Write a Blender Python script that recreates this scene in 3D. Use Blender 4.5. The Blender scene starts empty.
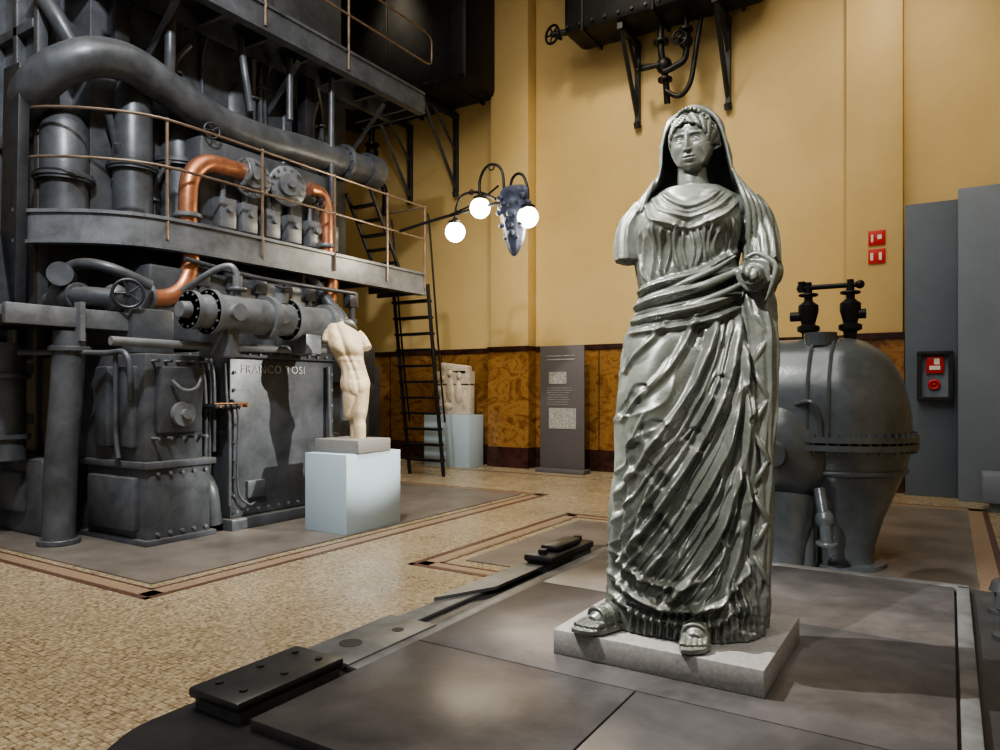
import bpy, bmesh, math, random
import numpy as np
from mathutils import Vector, Matrix, noise, Euler
random.seed(4); np.random.seed(4)
S=bpy.context.scene
COL=S.collection
pi=math.pi
# ------------------------------------------------------------------ materials
def nm(name):
    m=bpy.data.materials.new(name); m.use_nodes=True
    nt=m.node_tree; b=nt.nodes['Principled BSDF']
    return m,nt,b
def ramp(nt,fac,stops):
    r=nt.nodes.new('ShaderNodeValToRGB'); e=r.color_ramp.elements
    while len(e)<len(stops): e.new(.5)
    for i,(p,c) in enumerate(stops): e[i].position=p; e[i].color=(*c,1)
    nt.links.new(fac,r.inputs[0]); return r.outputs[0]
def obj_noise(nt,scale,detail=5,rough=.6,dist=0,stretch=None):
    tc=nt.nodes.new('ShaderNodeTexCoord'); n=nt.nodes.new('ShaderNodeTexNoise')
    n.inputs['Scale'].default_value=scale; n.inputs['Detail'].default_value=detail
    n.inputs['Roughness'].default_value=rough; n.inputs['Distortion'].default_value=dist
    src=tc.outputs['Object']
    if stretch:
        mp=nt.nodes.new('ShaderNodeMapping'); mp.inputs['Scale'].default_value=stretch
        nt.links.new(src,mp.inputs[0]); src=mp.outputs[0]
    nt.links.new(src,n.inputs['Vector']); return n.outputs['Fac']
def bump(nt,b,fac,strength=.2,dist=.01):
    bp=nt.nodes.new('ShaderNodeBump'); bp.inputs['Strength'].default_value=strength; bp.inputs['Distance'].default_value=dist
    nt.links.new(fac,bp.inputs['Height']); nt.links.new(bp.outputs[0],b.inputs['Normal'])
def mat(name,col,rough=.5,metal=0,scale=6,var=.3,bs=.15,bd=.005,fine=60,stretch=None,dust=None):
    m,nt,b=nm(name)
    f=obj_noise(nt,scale,6,.65,.3,stretch)
    lo=tuple(c*(1-var) for c in col); hi=tuple(min(1,c*(1+var)) for c in col)
    out=ramp(nt,f,[(.3,lo),(.7,hi)])
    if dust:
        g=nt.nodes.new('ShaderNodeNewGeometry'); sp=nt.nodes.new('ShaderNodeSeparateXYZ'); nt.links.new(g.outputs['Normal'],sp.inputs[0])
        r=ramp(nt,sp.outputs['Z'],[(.55,(0,0,0)),(.95,(.6,.6,.6))])
        mx=nt.nodes.new('ShaderNodeMix'); mx.data_type='RGBA'; nt.links.new(r,mx.inputs[0]); nt.links.new(out,mx.inputs[6]); mx.inputs[7].default_value=(*dust,1); out=mx.outputs[2]
    nt.links.new(out,b.inputs['Base Color'])
    b.inputs['Roughness'].default_value=rough; b.inputs['Metallic'].default_value=metal
    f2=obj_noise(nt,fine,3); bump(nt,b,f2,bs,bd)
    return m
M={}
DU=(.19,.18,.165)
M['iron']=mat('engine_grey_paint',(.098,.108,.122),.38,.25,3,.4,.3,.005,30,dust=DU)
M['iron2']=mat('engine_light_grey_paint',(.185,.20,.218),.36,.25,4,.35,.3,.005,40,dust=(.26,.255,.24))
M['dark']=mat('engine_dark_iron',(.035,.039,.046),.45,.2,4,.4,.25,.004,40)
M['black']=mat('black_iron',(.014,.014,.016),.45,.3,5,.4,.2,.003,40)
M['lettering']=mat('cast_lettering',(.42,.43,.43),.5,.1)
M['copper']=mat('copper',(.55,.25,.145),.36,.7,6,.3,.1,.002,30)
M['brass']=mat('brass',(.40,.20,.10),.4,.8,6,.3,.1,.002,30)
M['rail']=mat('railing_steel',(.25,.19,.145),.38,.5,8,.3,.1,.002,30)
M['pump']=mat('pump_blue_grey_paint',(.135,.158,.178),.24,.3,3,.3,.25,.005,25,dust=(.19,.21,.225))
M['white']=mat('pedestal_paint',(.42,.53,.61),.6,0,1,.04,.05,.001)
M['marble']=mat('weathered_marble',(.60,.485,.33),.55,0,7,.28,.4,.008,25)
M['relief']=mat('relief_stone',(.58,.50,.39),.7,0,7,.2,.5,.01,25)
M['slabstone']=mat('engine_bed_stone',(.16,.142,.125),.4,0,2,.3,.1,.002)
M['plinth']=mat('grey_granite',(.22,.215,.205),.65,0,70,.22,.15,.001,120)
M['plate']=mat('worn_floor_plate',(.085,.080,.081),.34,.3,2.6,.5,.14,.003,45)
M['frame']=mat('platform_black_paint',(.03,.031,.034),.4,.2,4,.35,.15,.002)
M['framegrey']=mat('platform_grey_paint',(.13,.135,.14),.4,.3,5,.4,.15,.002)
M['panel']=mat('info_panel_grey',(.11,.10,.105),.6,0,1,.05,.02,.001)
M['print']=mat('printed_picture',(.34,.34,.32),.6,0,25,.5,0,.001)
M['red']=mat('signal_red',(.55,.02,.015),.4,0,2,.05,.02,.001)
M['signwhite']=mat('sign_white',(.75,.75,.72),.5,0,2,.03,.02,.001)
M['partition']=mat('partition_grey',(.115,.145,.19),.65,0,1,.1,.05,.002)
M['partition_l']=mat('partition_light_grey',(.18,.22,.28),.65,0,1,.1,.05,.002)
M['ceil']=mat('ceiling_plaster',(.5,.42,.3),.8,0,1,.1,.05,.002)
M['lampblue']=mat('lamp_enamel',(.06,.072,.115),.6,.1,12,.5,.3,.006,30)
m,nt,b=nm('yellow_plaster'); f=obj_noise(nt,.6,9,.7)
nt.links.new(ramp(nt,f,[(.3,(.56,.41,.175)),(.7,(.66,.495,.23))]),b.inputs['Base Color'])
b.inputs['Roughness'].default_value=.5; bump(nt,b,obj_noise(nt,9,6),.12,.01); M['yellow']=m
m,nt,b=nm('brown_marble'); f=obj_noise(nt,1.6,12,.75,2.6,(1,1,1.5))
nt.links.new(ramp(nt,f,[(.3,(.05,.02,.008)),(.44,(.20,.092,.028)),(.55,(.33,.18,.06)),(.62,(.24,.115,.033)),(.75,(.10,.04,.014))]),b.inputs['Base Color'])
b.inputs['Roughness'].default_value=.25; M['dado']=m
m,nt,b=nm('dark_red_marble'); f=obj_noise(nt,3,10,.7,1.5)
nt.links.new(ramp(nt,f,[(.35,(.02,.01,.01)),(.6,(.07,.028,.022)),(.75,(.035,.018,.014))]),b.inputs['Base Color'])
b.inputs['Roughness'].default_value=.25; M['dadodark']=m
m,nt,b=nm('green_basanite'); f=obj_noise(nt,3.0,10,.72,.6)
c1=ramp(nt,f,[(.3,(.058,.067,.056)),(.5,(.098,.108,.092)),(.6,(.138,.147,.128)),(.68,(.26,.27,.24))])
nt.links.new(c1,b.inputs['Base Color'])
f3=obj_noise(nt,9,6); nt.links.new(ramp(nt,f3,[(.35,(.2,.2,.2)),(.7,(.40,.40,.40))]),b.inputs['Roughness'])
b.inputs['Specular IOR Level'].default_value=.9
bump(nt,b,obj_noise(nt,38,8,.75),.3,.005); M['basanite']=m
m,nt,b=nm('mosaic_floor')
tc=nt.nodes.new('ShaderNodeTexCoord')
v=nt.nodes.new('ShaderNodeTexVoronoi'); v.inputs['Scale'].default_value=36; v.inputs['Randomness'].default_value=.35
v.distance='CHEBYCHEV'
nt.links.new(tc.outputs['Object'],v.inputs['Vector'])
sep=nt.nodes.new('ShaderNodeSeparateColor'); nt.links.new(v.outputs['Color'],sep.inputs[0])
tile=ramp(nt,sep.outputs[0],[(.0,(.34,.27,.175)),(.5,(.44,.365,.245)),(.8,(.54,.46,.325)),(1,(.28,.21,.13))])
gm=ramp(nt,v.outputs['Distance'],[(.38,(1,1,1)),(.52,(.42,.38,.32))])
mx=nt.nodes.new('ShaderNodeMix'); mx.data_type='RGBA'; mx.blend_type='MULTIPLY'; mx.inputs[0].default_value=1
nt.links.new(tile,mx.inputs[6]); nt.links.new(gm,mx.inputs[7])
mx2=nt.nodes.new('ShaderNodeMix'); mx2.data_type='RGBA'; mx2.blend_type='MULTIPLY'; mx2.inputs[0].default_value=1
big=ramp(nt,obj_noise(nt,.9,6),[(.3,(.8,.8,.8)),(.7,(1.0,1.0,1.0))])
nt.links.new(mx.outputs[2],mx2.inputs[6]); nt.links.new(big,mx2.inputs[7])
nt.links.new(mx2.outputs[2],b.inputs['Base Color'])
nt.links.new(ramp(nt,obj_noise(nt,2,5),[(.3,(.2,.2,.2)),(.7,(.38,.38,.38))]),b.inputs['Roughness']); M['mosaic']=m
M['inlay_dark']=mat('mosaic_dark_inlay',(.11,.06,.045),.35,0,40,.4,.05,.001)
M['inlay_tan']=mat('mosaic_tan_inlay',(.30,.22,.15),.35,0,40,.3,.05,.001)
m,nt,b=nm('globe_glow'); b.inputs['Base Color'].default_value=(1,.95,.85,1)
b.inputs['Emission Color'].default_value=(1,.9,.72,1); b.inputs['Emission Strength'].default_value=14; M['globe']=m
# ------------------------------------------------------------------ builder
class B:
    def __init__(s): s.v=[]; s.f=[]
    def add(s,vs,fs,smooth=True):
        o=len(s.v); s.v+= [tuple(p) for p in vs]; s.f+=[tuple(i+o for i in f) for f in fs]
    def box(s,x0,x1,y0,y1,z0,z1,bv=0.0,rot=None):
        if bv>0: bv=min(bv,abs(x1-x0)*.45,abs(y1-y0)*.45,abs(z1-z0)*.45)
        bm=bmesh.new(); bmesh.ops.create_cube(bm,size=1)
        for v in bm.verts: v.co=Vector((v.co.x*(x1-x0),v.co.y*(y1-y0),v.co.z*(z1-z0)))
        if bv>0: bmesh.ops.bevel(bm,geom=list(bm.edges),offset=bv,segments=2,affect='EDGES',profile=.5)
        c=Vector(((x0+x1)/2,(y0+y1)/2,(z0+z1)/2))
        if rot: R=Euler(rot).to_matrix()
        vs=[((R@v.co) if rot else v.co)+c for v in bm.verts]; bm.verts.index_update()
        s.add(vs,[[v.index for v in f.verts] for f in bm.faces]); bm.free()
    def ring_sweep(s,pts,radii,n=16,cap=True,mod=None):
        pts=[Vector(p) for p in pts]; k=len(pts); rings=[]
        t0=(pts[1]-pts[0]).normalized(); up=Vector((0,0,1)) if abs(t0.z)<.9 else Vector((1,0,0))
        nrm=t0.cross(up).normalized()
        for i in range(k):
            t=(pts[min(i+1,k-1)]-pts[max(i-1,0)]).normalized()
            nrm=(nrm-t*nrm.dot(t)).normalized(); bn=t.cross(nrm)
            r=radii[i] if hasattr(radii,'__len__') else radii
            R=[]
            for j in range(n):
                a=2*pi*j/n; rr=r*(mod(a,i/(k-1)) if mod else 1)
                R.append(pts[i]+nrm*(math.cos(a)*rr)+bn*(math.sin(a)*rr))
            rings.append(R)
        vs=[p for R in rings for p in R]; fs=[]
        for i in range(k-1):
            for j in range(n):
                fs.append((i*n+j,i*n+(j+1)%n,(i+1)*n+(j+1)%n,(i+1)*n+j))
        if cap: fs.append(tuple(range(n-1,-1,-1))); fs.append(tuple((k-1)*n+j for j in range(n)))
        s.add(vs,fs)
    def cyl(s,p0,p1,r0,r1=None,n=20): s.ring_sweep([p0,p1],[r0,r0 if r1 is None else r1],n)
    def tube(s,pts,r,n=12,sub=6,r1=None,mod=None):
        P=smooth_path(pts,sub); k=len(P)
        rr=[r+( (r1-r)*i/(k-1) if r1 is not None else 0) for i in range(k)]
        s.ring_sweep(P,rr,n,mod=mod)
    def taper(s,pts,r,n=10,sub=6):
        P=smooth_path(pts,sub); k=len(P)
        s.ring_sweep(P,[r*(.25+.75*math.sin(pi*(i+.5)/k)**.6) for i in range(k)],n)
    def lathe(s,c,ax,prof,n=28):
        c=Vector(c); ax=Vector(ax).normalized()
        up=Vector((0,0,1)) if abs(ax.z)<.9 else Vector((1,0,0))
        u=ax.cross(up).normalized(); w=ax.cross(u); vs=[];fs=[]
        for (d,r) in prof:
            for j in range(n):
                a=2*pi*j/n; vs.append(c+ax*d+u*(math.cos(a)*r)+w*(math.sin(a)*r))
        k=len(prof)
        for i in range(k-1):
            for j in range(n): fs.append((i*n+j,i*n+(j+1)%n,(i+1)*n+(j+1)%n,(i+1)*n+j))
        fs.append(tuple(range(n-1,-1,-1))); fs.append(tuple((k-1)*n+j for j in range(n)))
        s.add(vs,fs)
    def flange(s,c,ax,r,th=.05,bolts=10,br=None):
        c=Vector(c); ax=Vector(ax).normalized(); br=br or r*.08
        s.lathe(c,ax,[(-th/2,r*.97),(-th/2+.006,r),(th/2-.006,r),(th/2,r*.97)])
        up=Vector((0,0,1)) if abs(ax.z)<.9 else Vector((1,0,0)); u=ax.cross(up).normalized(); w=ax.cross(u)
        for j in range(bolts):
            a=2*pi*j/bolts; p=c+u*(math.cos(a)*r*.85)+w*(math.sin(a)*r*.85)
            s.cyl(p-ax*(th/2+br*.8),p+ax*(th/2+br*.8),br,n=6)
    def ell(s,c,r,n=20,m_=14):
        vs=[];fs=[]
        for i in range(m_+1):
            ph=pi*i/m_
            for j in range(n):
                a=2*pi*j/n; vs.append((c[0]+r[0]*math.sin(ph)*math.cos(a),c[1]+r[1]*math.sin(ph)*math.sin(a),c[2]+r[2]*math.cos(ph)))
        for i in range(m_):
            for j in range(n): fs.append((i*n+j,(i+1)*n+j,(i+1)*n+(j+1)%n,i*n+(j+1)%n))
        s.add(vs,fs)
    def torus(s,c,ax,R,r,n=28,m_=8):
        ax=Vector(ax).normalized(); up=Vector((0,0,1)) if abs(ax.z)<.9 else Vector((1,0,0)); u=ax.cross(up).normalized(); w=ax.cross(u); c=Vector(c)
        vs=[];fs=[]
        for i in range(n):
            a=2*pi*i/n; d=u*math.cos(a)+w*math.sin(a)
            for j in range(m_):
                b_=2*pi*j/m_; vs.append(c+d*(R+r*math.cos(b_))+ax*(r*math.sin(b_)))
        for i in range(n):
            for j in range(m_): fs.append((i*m_+j,((i+1)%n)*m_+j,((i+1)%n)*m_+(j+1)%m_,i*m_+(j+1)%m_))
        s.add(vs,fs)
    def wheel(s,c,ax,R,r=.015):
        s.torus(c,ax,R,r); c=Vector(c); ax=Vector(ax).normalized(); up=Vector((0,0,1)); u=ax.cross(up).normalized(); w=ax.cross(u)
        for j in range(5):
            a=2*pi*j/5; s.cyl(c,c+(u*math.cos(a)+w*math.sin(a))*R,r*.7,n=6)
        s.cyl(c-ax*.25,c+ax*.03,r*1.4,n=10)
    def poly(s,pts,z0,z1):
        n=len(pts); vs=[(x,y,z0) for x,y in pts]+[(x,y,z1) for x,y in pts]
        fs=[tuple(range(n-1,-1,-1)),tuple(range(n,2*n))]+[(i,(i+1)%n,n+(i+1)%n,n+i) for i in range(n)]
        s.add(vs,fs)
    def make(s,name,mt,parent=None,ang=40):
        me=bpy.data.meshes.new(name); me.from_pydata(s.v,[],s.f); me.validate()
        bm=bmesh.new(); bm.from_mesh(me); bmesh.ops.recalc_face_normals(bm,faces=bm.faces); bm.to_mesh(me); bm.free()
        me.polygons.foreach_set('use_smooth',[True]*len(me.polygons))
        me.set_sharp_from_angle(angle=math.radians(ang))
        me.materials.append(mt if not isinstance(mt,str) else M[mt])
        ob=bpy.data.objects.new(name,me); COL.objects.link(ob)
        if parent: ob.parent=parent
        return ob
def smooth_path(pts,sub=6):
    P=[Vector(p) for p in pts]
    if len(P)<3 or sub<2: return P
    out=[]
    for i in range(len(P)-1):
        p0=P[max(i-1,0)];p1=P[i];p2=P[i+1];p3=P[min(i+2,len(P)-1)]
        for j in range(sub):
            t=j/sub; out.append(.5*((2*p1)+(p2-p0)*t+(2*p0-5*p1+4*p2-p3)*t*t+(3*p1-p0-3*p2+p3)*t**3))
    out.append(P[-1]); return out
def empty(name,loc=(0,0,0),rz=0,parent=None):
    e=bpy.data.objects.new(name,None); COL.objects.link(e); e.location=loc; e.rotation_euler=(0,0,rz); e.parent=parent; return e
def single(name,mt,fn,**k):
    b=B(); fn(b); return b.make(name,mt,**k)
# ------------------------------------------------------------------ room
single('floor','mosaic',lambda b:b.box(-17,6,-5,13.4,-.2,0))
single('wall_back','yellow',lambda b:b.box(-17,6,13.1,13.4,0,11.2))
single('wall_left','yellow',lambda b:b.box(-17.3,-17,-5,13.4,0,11.2))
single('wall_right','yellow',lambda b:b.box(6,6.3,-5,13.4,0,11.2))
single('ceiling','ceil',lambda b:b.box(-17.3,6.3,-5,13.4,11.2,11.4))
def pil(b):
    b.box(-8.2,-7.3,12.75,13.1,0,11.2,.01); b.box(-1.42,-.62,12.82,13.1,0,11.2,.01); b.box(-13.6,-12.8,12.82,13.1,0,11.2,.01)
single('trim_pilasters','yellow',pil)
def dado(b):
    b.box(-17,-8.2,13.04,13.1,.42,2.4); b.box(-7.3,-1.42,13.04,13.1,.42,2.4); b.box(-8.24,-7.26,12.71,13.1,.42,2.4); b.box(-1.46,-.6,12.78,13.1,.42,2.4)
single('trim_marble_dado','dado',dado)
def dcap(b):
    for z0,z1,e in((2.4,2.5,.03),(0,.42,.03)):
        b.box(-17,-8.2,13.04-e,13.1,z0,z1); b.box(-7.3,-1.42,13.04-e,13.1,z0,z1); b.box(-8.24,-7.26,12.71-e,13.1,z0,z1); b.box(-1.46,-.6,12.78-e,13.1,z0,z1)
    for x in(-11.2,-9.7,-5.85,-4.5,-3.1): b.box(x-.008,x+.008,13.03,13.1,.42,2.4)
single('baseboard_back','dadodark',dcap)
def lines(b,x0,x1,y0,y1,w=.06,z=.004):
    b.box(x0,x1,y0,y0+w,0,z); b.box(x0,x1,y1-w,y1,0,z); b.box(x0,x0+w,y0,y1,0,z); b.box(x1-w,x1,y0,y1,0,z)
def inl(b):
    lines(b,-14,-5.2,3.22,9.75,.05); lines(b,-14,-5.42,3.4,9.6,.03)
    lines(b,-4.22,-2.35,5.15,8.4,.06); lines(b,-4.0,-2.5,5.35,8.2,.03); lines(b,-3.3,.42,4.9,11.6,.06)
    b.box(-12,-5.6,11.9,11.96,0,.004)
single('trim_floor_inlay_dark','inlay_dark',inl)
single('trim_floor_inlay_tan','inlay_tan',lambda b:(lines(b,-14,-5.26,3.28,9.69,.13,.003),lines(b,-4.15,-2.42,5.22,8.33,.12,.003),lines(b,-3.24,.36,4.96,11.54,.15,.003)))
single('trim_engine_bed_slab','slabstone',lambda b:(b.box(-14,-5.56,3.5,9.5,0,.012),b.box(-3.85,-2.65,5.55,8.0,0,.01),b.box(-3.0,.2,5.15,11.3,0,.01)))
single('wall_partition_far','partition',lambda b:b.box(-.58,.1,12.6,12.8,0,4.42,.004))
single('wall_partition_near','partition_l',lambda b:b.box(.1,2.6,12.3,12.5,0,4.5,.004))
fc=empty('fire_hose_cabinet')
single('cabinet_case','frame',lambda b:(b.box(-.42,.04,12.45,12.6,1.44,1.50,.003),b.box(-.42,.04,12.45,12.6,2.12,2.18,.003),b.box(-.42,-.36,12.45,12.6,1.5,2.12),b.box(-.02,.04,12.45,12.6,1.5,2.12)),parent=fc)
single('cabinet_back','partition_l',lambda b:b.box(-.36,-.02,12.54,12.6,1.5,2.12),parent=fc)
single('cabinet_label','red',lambda b:(b.box(-.30,-.08,12.50,12.54,1.85,2.1,.003),b.torus((-.2,12.52,1.68),(0,1,0),.06,.022),b.ell((-.2,12.52,1.68),(.03,.03,.03))),parent=fc)
single('cabinet_pictogram','signwhite',lambda b:(b.box(-.26,-.12,12.49,12.5,1.9,1.96),b.box(-.2,-.13,12.49,12.5,1.98,2.07)),parent=fc)
fs=empty('fire_safety_sign')
single('sign_board','red',lambda b:(b.box(-1.10,-.86,12.795,12.82,3.60,3.83,.003),b.box(-1.10,-.86,12.795,12.82,3.89,4.12,.003)),parent=fs)
single('sign_pictogram','signwhite',lambda b:(b.box(-1.07,-1.03,12.79,12.797,3.65,3.77),b.box(-.95,-.91,12.79,12.797,3.65,3.77),b.box(-1.06,-1.03,12.79,12.797,3.94,4.06),b.box(-.97,-.91,12.79,12.797,3.98,4.05)),parent=fs)
ip=empty('information_panel')
single('board','panel',lambda b:(b.box(-6.83,-5.88,12.42,12.46,.08,2.46,.004),b.box(-6.88,-5.83,12.3,12.6,0,.08,.004)),parent=ip)
single('prints','print',lambda b:(b.box(-6.63,-6.25,12.41,12.42,1.72,1.95),b.box(-6.63,-6.05,12.41,12.42,.85,1.25)),parent=ip)
def txtlines(b):
    for z in[2.25,2.18]: b.box(-6.68,-6.08,12.412,12.42,z,z+.02)
    for i in range(8): b.box(-6.68,-6.13+random.uniform(-.1,0),12.414,12.42,1.32+i*.045,1.328+i*.045)
single('text_lines','print',txtlines,parent=ip)
single('display_pedestal','white',lambda b:b.box(-9.5,-8.35,12.15,12.7,0,1.08,.006))
def relief(b):
    b.box(-9.38,-8.5,12.40,12.6,1.08,1.75,.02)
    b.poly([(-9.38,12.40),(-8.5,12.40),(-8.5,12.6),(-9.38,12.6)],1.7,2.0)
    b.box(-9.3,-8.55,12.40,12.6,1.93,2.15,.05,rot=(0,.12,0))
    for x,z,rx,rz in[(-9.2,1.5,.08,.22),(-9.0,1.6,.1,.25),(-8.78,1.55,.09,.24),(-9.2,1.85,.06,.07),(-9.0,1.95,.065,.075),(-8.76,1.9,.065,.08),(-8.62,1.4,.05,.2),(-9.1,1.25,.18,.08)]:
        b.ell((x,12.40,z),(rx,.06,rz),12,10)
single('relief_fragment','relief',relief)
# ------------------------------------------------------------------ wall tanks
def tank(name,x0,x1,y0,y1,z0,z1,br,bh=1.6):
    t=empty(name)
    def body(b):
        b.box(x0,x1,y0,y1,z0,z1,.12)
        for x in (x0+.4,(x0+x1)/2,x1-.4): b.box(x-.03,x+.03,y0-.03,y1,z0-.03,z1,.01)
        for i in range(14):
            b.cyl((x0+.1+(x1-x0-.2)*i/13,y0-.02,z0+.12),(x0+.1+(x1-x0-.2)*i/13,y0+.02,z0+.12),.03,n=8)
    single('tank_body','black',body,parent=t)
    def brk(b):
        for x in br:
            zb=z0-bh
            b.box(x-.04,x+.04,12.98,13.1,zb,z0-.05); b.box(x-.05,x+.05,y0+.1,13.1,z0-.13,z0-.02)
            b.ring_sweep([(x,13.02,zb+.08),(x,y0+.15,z0-.08)],.045,4)
            b.ring_sweep([(x,13.02,zb+.9),(x,y0+.5,z0-.08)],.035,4); b.cyl((x,13.0,zb),(x,13.05,zb-.1),.07)
    single('brackets','dark',brk,parent=t)
    return t
t1=tank('wall_mounted_water_tank',-6.15,-2.65,12.05,12.95,8.25,10.6,[-5.05,-3.35],1.55)
def tp(b):
    b.tube([(-4.4,12.5,8.2),(-4.4,12.5,7.7),(-4.35,12.6,7.2),(-4.35,12.7,6.8)],.06)
    b.tube([(-3.95,12.5,8.2),(-3.95,12.5,7.5),(-4.15,12.5,7.35),(-4.35,12.5,7.3)],.055)
    b.flange((-4.4,12.5,7.85),(0,0,1),.14); b.flange((-4.36,12.6,7.2),(0,0,1),.13); b.ell((-4.37,12.58,7.45),(.14,.14,.15)); b.ell((-3.95,12.5,7.75),(.12,.12,.14))
    b.flange((-3.95,12.5,7.95),(0,0,1),.13); b.tube([(-4.35,12.6,7.0),(-4.1,12.6,6.85),(-3.9,12.6,7.05),(-3.8,12.6,7.6),(-3.7,12.6,8.2)],.045)
    b.cyl((-4.85,12.5,7.45),(-4.4,12.5,7.45),.045); b.wheel((-4.8,12.45,7.5),(-1,-.4,0),.12,.018); b.wheel((-4.0,12.3,7.75),(.3,-1,0),.12,.018)
    b.wheel((-6.5,12.3,8.45),(-.3,-1,0),.17,.025); b.cyl((-6.5,12.3,8.45),(-6.1,12.4,8.45),.06)
single('tank_pipework','black',tp,parent=t1)
t2=tank('wall_mounted_water_tank',-12.2,-8.1,11.7,12.95,7.75,11,[-10.6,-9.3],1.75)
single('tank_pipework','black',lambda b:(b.tube([(-11.2,12.4,7.6),(-11.2,12.4,6.6),(-11.0,12.6,6.2),(-11.0,12.6,5.6)],.07),b.ell((-11.2,12.4,7.0),(.15,.15,.18)),b.flange((-11.2,12.4,7.2),(0,0,1),.17),b.wheel((-11.6,12.2,6.9),(-1,-.6,0),.16,.02)),parent=t2)
# ------------------------------------------------------------------ three globe lamp
lp=empty('three_globe_lamp')
G=[(-6.72,9.4,4.13),(-6.24,9.4,4.45),(-5.38,9.4,4.20)]
def gl(b):
    for g in G: b.ell(g,(.16,.16,.16),24,16)
single('globes','globe',gl,parent=lp)
def lampiron(b):
    Y=9.4
    for g in G: b.lathe((g[0],Y,g[2]+.13),(0,0,1),[(0,.10),(.04,.11),(.06,.06),(.10,.03)],16)
    b.tube([(-6.72,Y,4.32),(-6.70,Y,4.5),(-6.6,Y,4.68),(-6.42,Y,4.72),(-6.2,Y,4.68),(-5.95,Y,4.55)],.022,8)
    b.tube([(-6.24,Y,4.62),(-6.25,Y,4.85),(-6.18,Y,5.02),(-6.05,Y,5.1),(-5.9,Y,5.05),(-5.82,Y,4.9),(-5.8,Y,4.6)],.022,8)
    b.tube([(-5.38,Y,4.38),(-5.38,Y,4.6),(-5.45,Y,4.82),(-5.56,Y,4.88),(-5.66,Y,4.8),(-5.70,Y,4.6)],.022,8)
    b.torus((-6.03,Y,5.06),(0,1,0),.05,.012); b.torus((-6.4,Y,4.72),(0,1,0),.04,.01)
    b.tube([(-7.86,Y,4.28),(-6.9,Y,4.40),(-5.7,Y,4.50)],.026,8); b.tube([(-6.9,Y,4.40),(-6.3,Y,4.55),(-5.9,Y,4.75)],.016,8)
single('curved_arms','black',lampiron,parent=lp)
def shield(b):
    pr=[(3.64,.03),(3.72,.09),(3.85,.15),(4.0,.18),(4.15,.2),(4.3,.24),(4.42,.28),(4.5,.22),(4.62,.24),(4.7,.15)]
    n=32; vs=[];fs=[]
    P=smooth_path([(r,0,z) for z,r in pr],4)
    for i,p in enumerate(P):
        for j in range(n):
            a=2*pi*j/n; r=p.x*(1+.09*math.sin(a*8+p.z*6))
            vs.append((-5.62+r*math.cos(a),9.4+r*.45*math.sin(a),p.z))
    k=len(P)
    for i in range(k-1):
        for j in range(n): fs.append((i*n+j,i*n+(j+1)%n,(i+1)*n+(j+1)%n,(i+1)*n+j))
    fs.append(tuple(range(n-1,-1,-1))); fs.append(tuple((k-1)*n+j for j in range(n)))
    b.add(vs,fs)
    for dx,z,r in[(-.07,4.2,.045),(.07,4.2,.045),(0,4.1,.045),(0,3.98,.06),(-.14,4.42,.06),(.14,4.42,.06),(0,4.42,.08),(-.1,3.9,.035),(.1,3.9,.035),(0,4.28,.09),(-.2,4.52,.06),(.2,4.52,.06),(-.22,4.3,.05),(.22,4.3,.05),(-.17,4.1,.05),(.17,4.1,.05)]:
        b.ell((-5.62+dx,9.31,z),(r,r*.6,r*.8),12,8)
single('ornamental_mask','lampblue',shield,parent=lp)
# ------------------------------------------------------------------ engine
en=empty('diesel_engine')
b=B()
b.box(-9.6,-6.9,5.28,6.9,.14,2.05,.03)
b.box(-9.6,-6.82,5.25,6.95,.0,.14,.02)
b.box(-6.92,-6.84,5.25,6.93,1.97,2.07,.015)
b.box(-9.6,-7.2,4.95,5.4,.0,2.0,.01)
b.box(-9.6,-6.98,4.32,5.0,.85,1.98,.03)
b.box(-8.05,-6.9,4.3,5.04,0,.83,.04); b.box(-8.1,-6.86,4.26,5.08,0,.07,.01); b.box(-8.1,-6.86,4.26,5.08,.79,.86,.01)
b.box(-9.6,-8.3,3.95,4.6,0,.85,.06); b.box(-9.3,-8.6,3.88,4.0,.25,.7,.05)
b.box(-9.6,-7.55,6.9,8.3,0,2.2,.03); b.box(-9.6,-7.35,6.95,7.5,0,1.0,.04)
b.box(-13.5,-9.3,4.4,8.6,0,9.6,.04)
b.box(-9.6,-8.9,4.8,9.2,3.6,6.6,.03); b.box(-9.9,-8.3,5.9,8.35,3.7,4.95,.05)
b.box(-9.6,-8.6,4.9,8.8,6.9,9.6,.05)
b.box(-9.4,-8.0,5.0,8.0,2.2,3.1,.05)
b.box(-9.4,-7.5,4.5,5.0,2.0,2.5,.03)
b.box(-7.0,-6.86,4.42,4.92,1.15,1.85,.03,rot=(0,.1,0)); b.box(-6.93,-6.86,5.5,5.75,.35,.55,.01)
b.box(-7.75,-7.5,4.22,4.35,1.0,1.85,.03); b.box(-7.4,-7.1,4.24,4.35,1.0,1.85,.03); b.box(-7.9,-7.05,4.22,4.32,.15,.7,.03)
for i in range(8):
    b.box(-9.35,-9.2,4.5+i*.55,4.6+i*.55,3.8,9.4,.01)
for z in (1.2,1.8,4.6,5.9,7.4,8.6): b.box(-13.4,-9.22,4.3,8.7,z,z+.12,.01)
for i in range(9): b.box(-13.2+i*.5,-13.1+i*.5,4.3,4.42,0,9.4,.01)
b.make('crankcase_and_frame','iron',en)
b=B()
for y in [5.34+.15*i for i in range(11)]:
    b.cyl((-6.86,y,.22),(-6.87+.03,y,.22),.02,n=6); b.cyl((-6.83,y,2.02),(-6.81,y,2.02),.018,n=6)
for z in [.4+.2*i for i in range(8)]:
    for y in(5.33,6.84): b.cyl((-6.9,y,z),(-6.87,y,z),.02,n=6)
for y in [4.4+.14*i for i in range(5)]:
    for z in(.12,.74): b.cyl((-6.9,y,z),(-6.87,y,z),.02,n=6)
    for z in(1.1,1.9): b.cyl((-6.98,y,z),(-6.86,y,z),.018,n=6)
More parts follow.
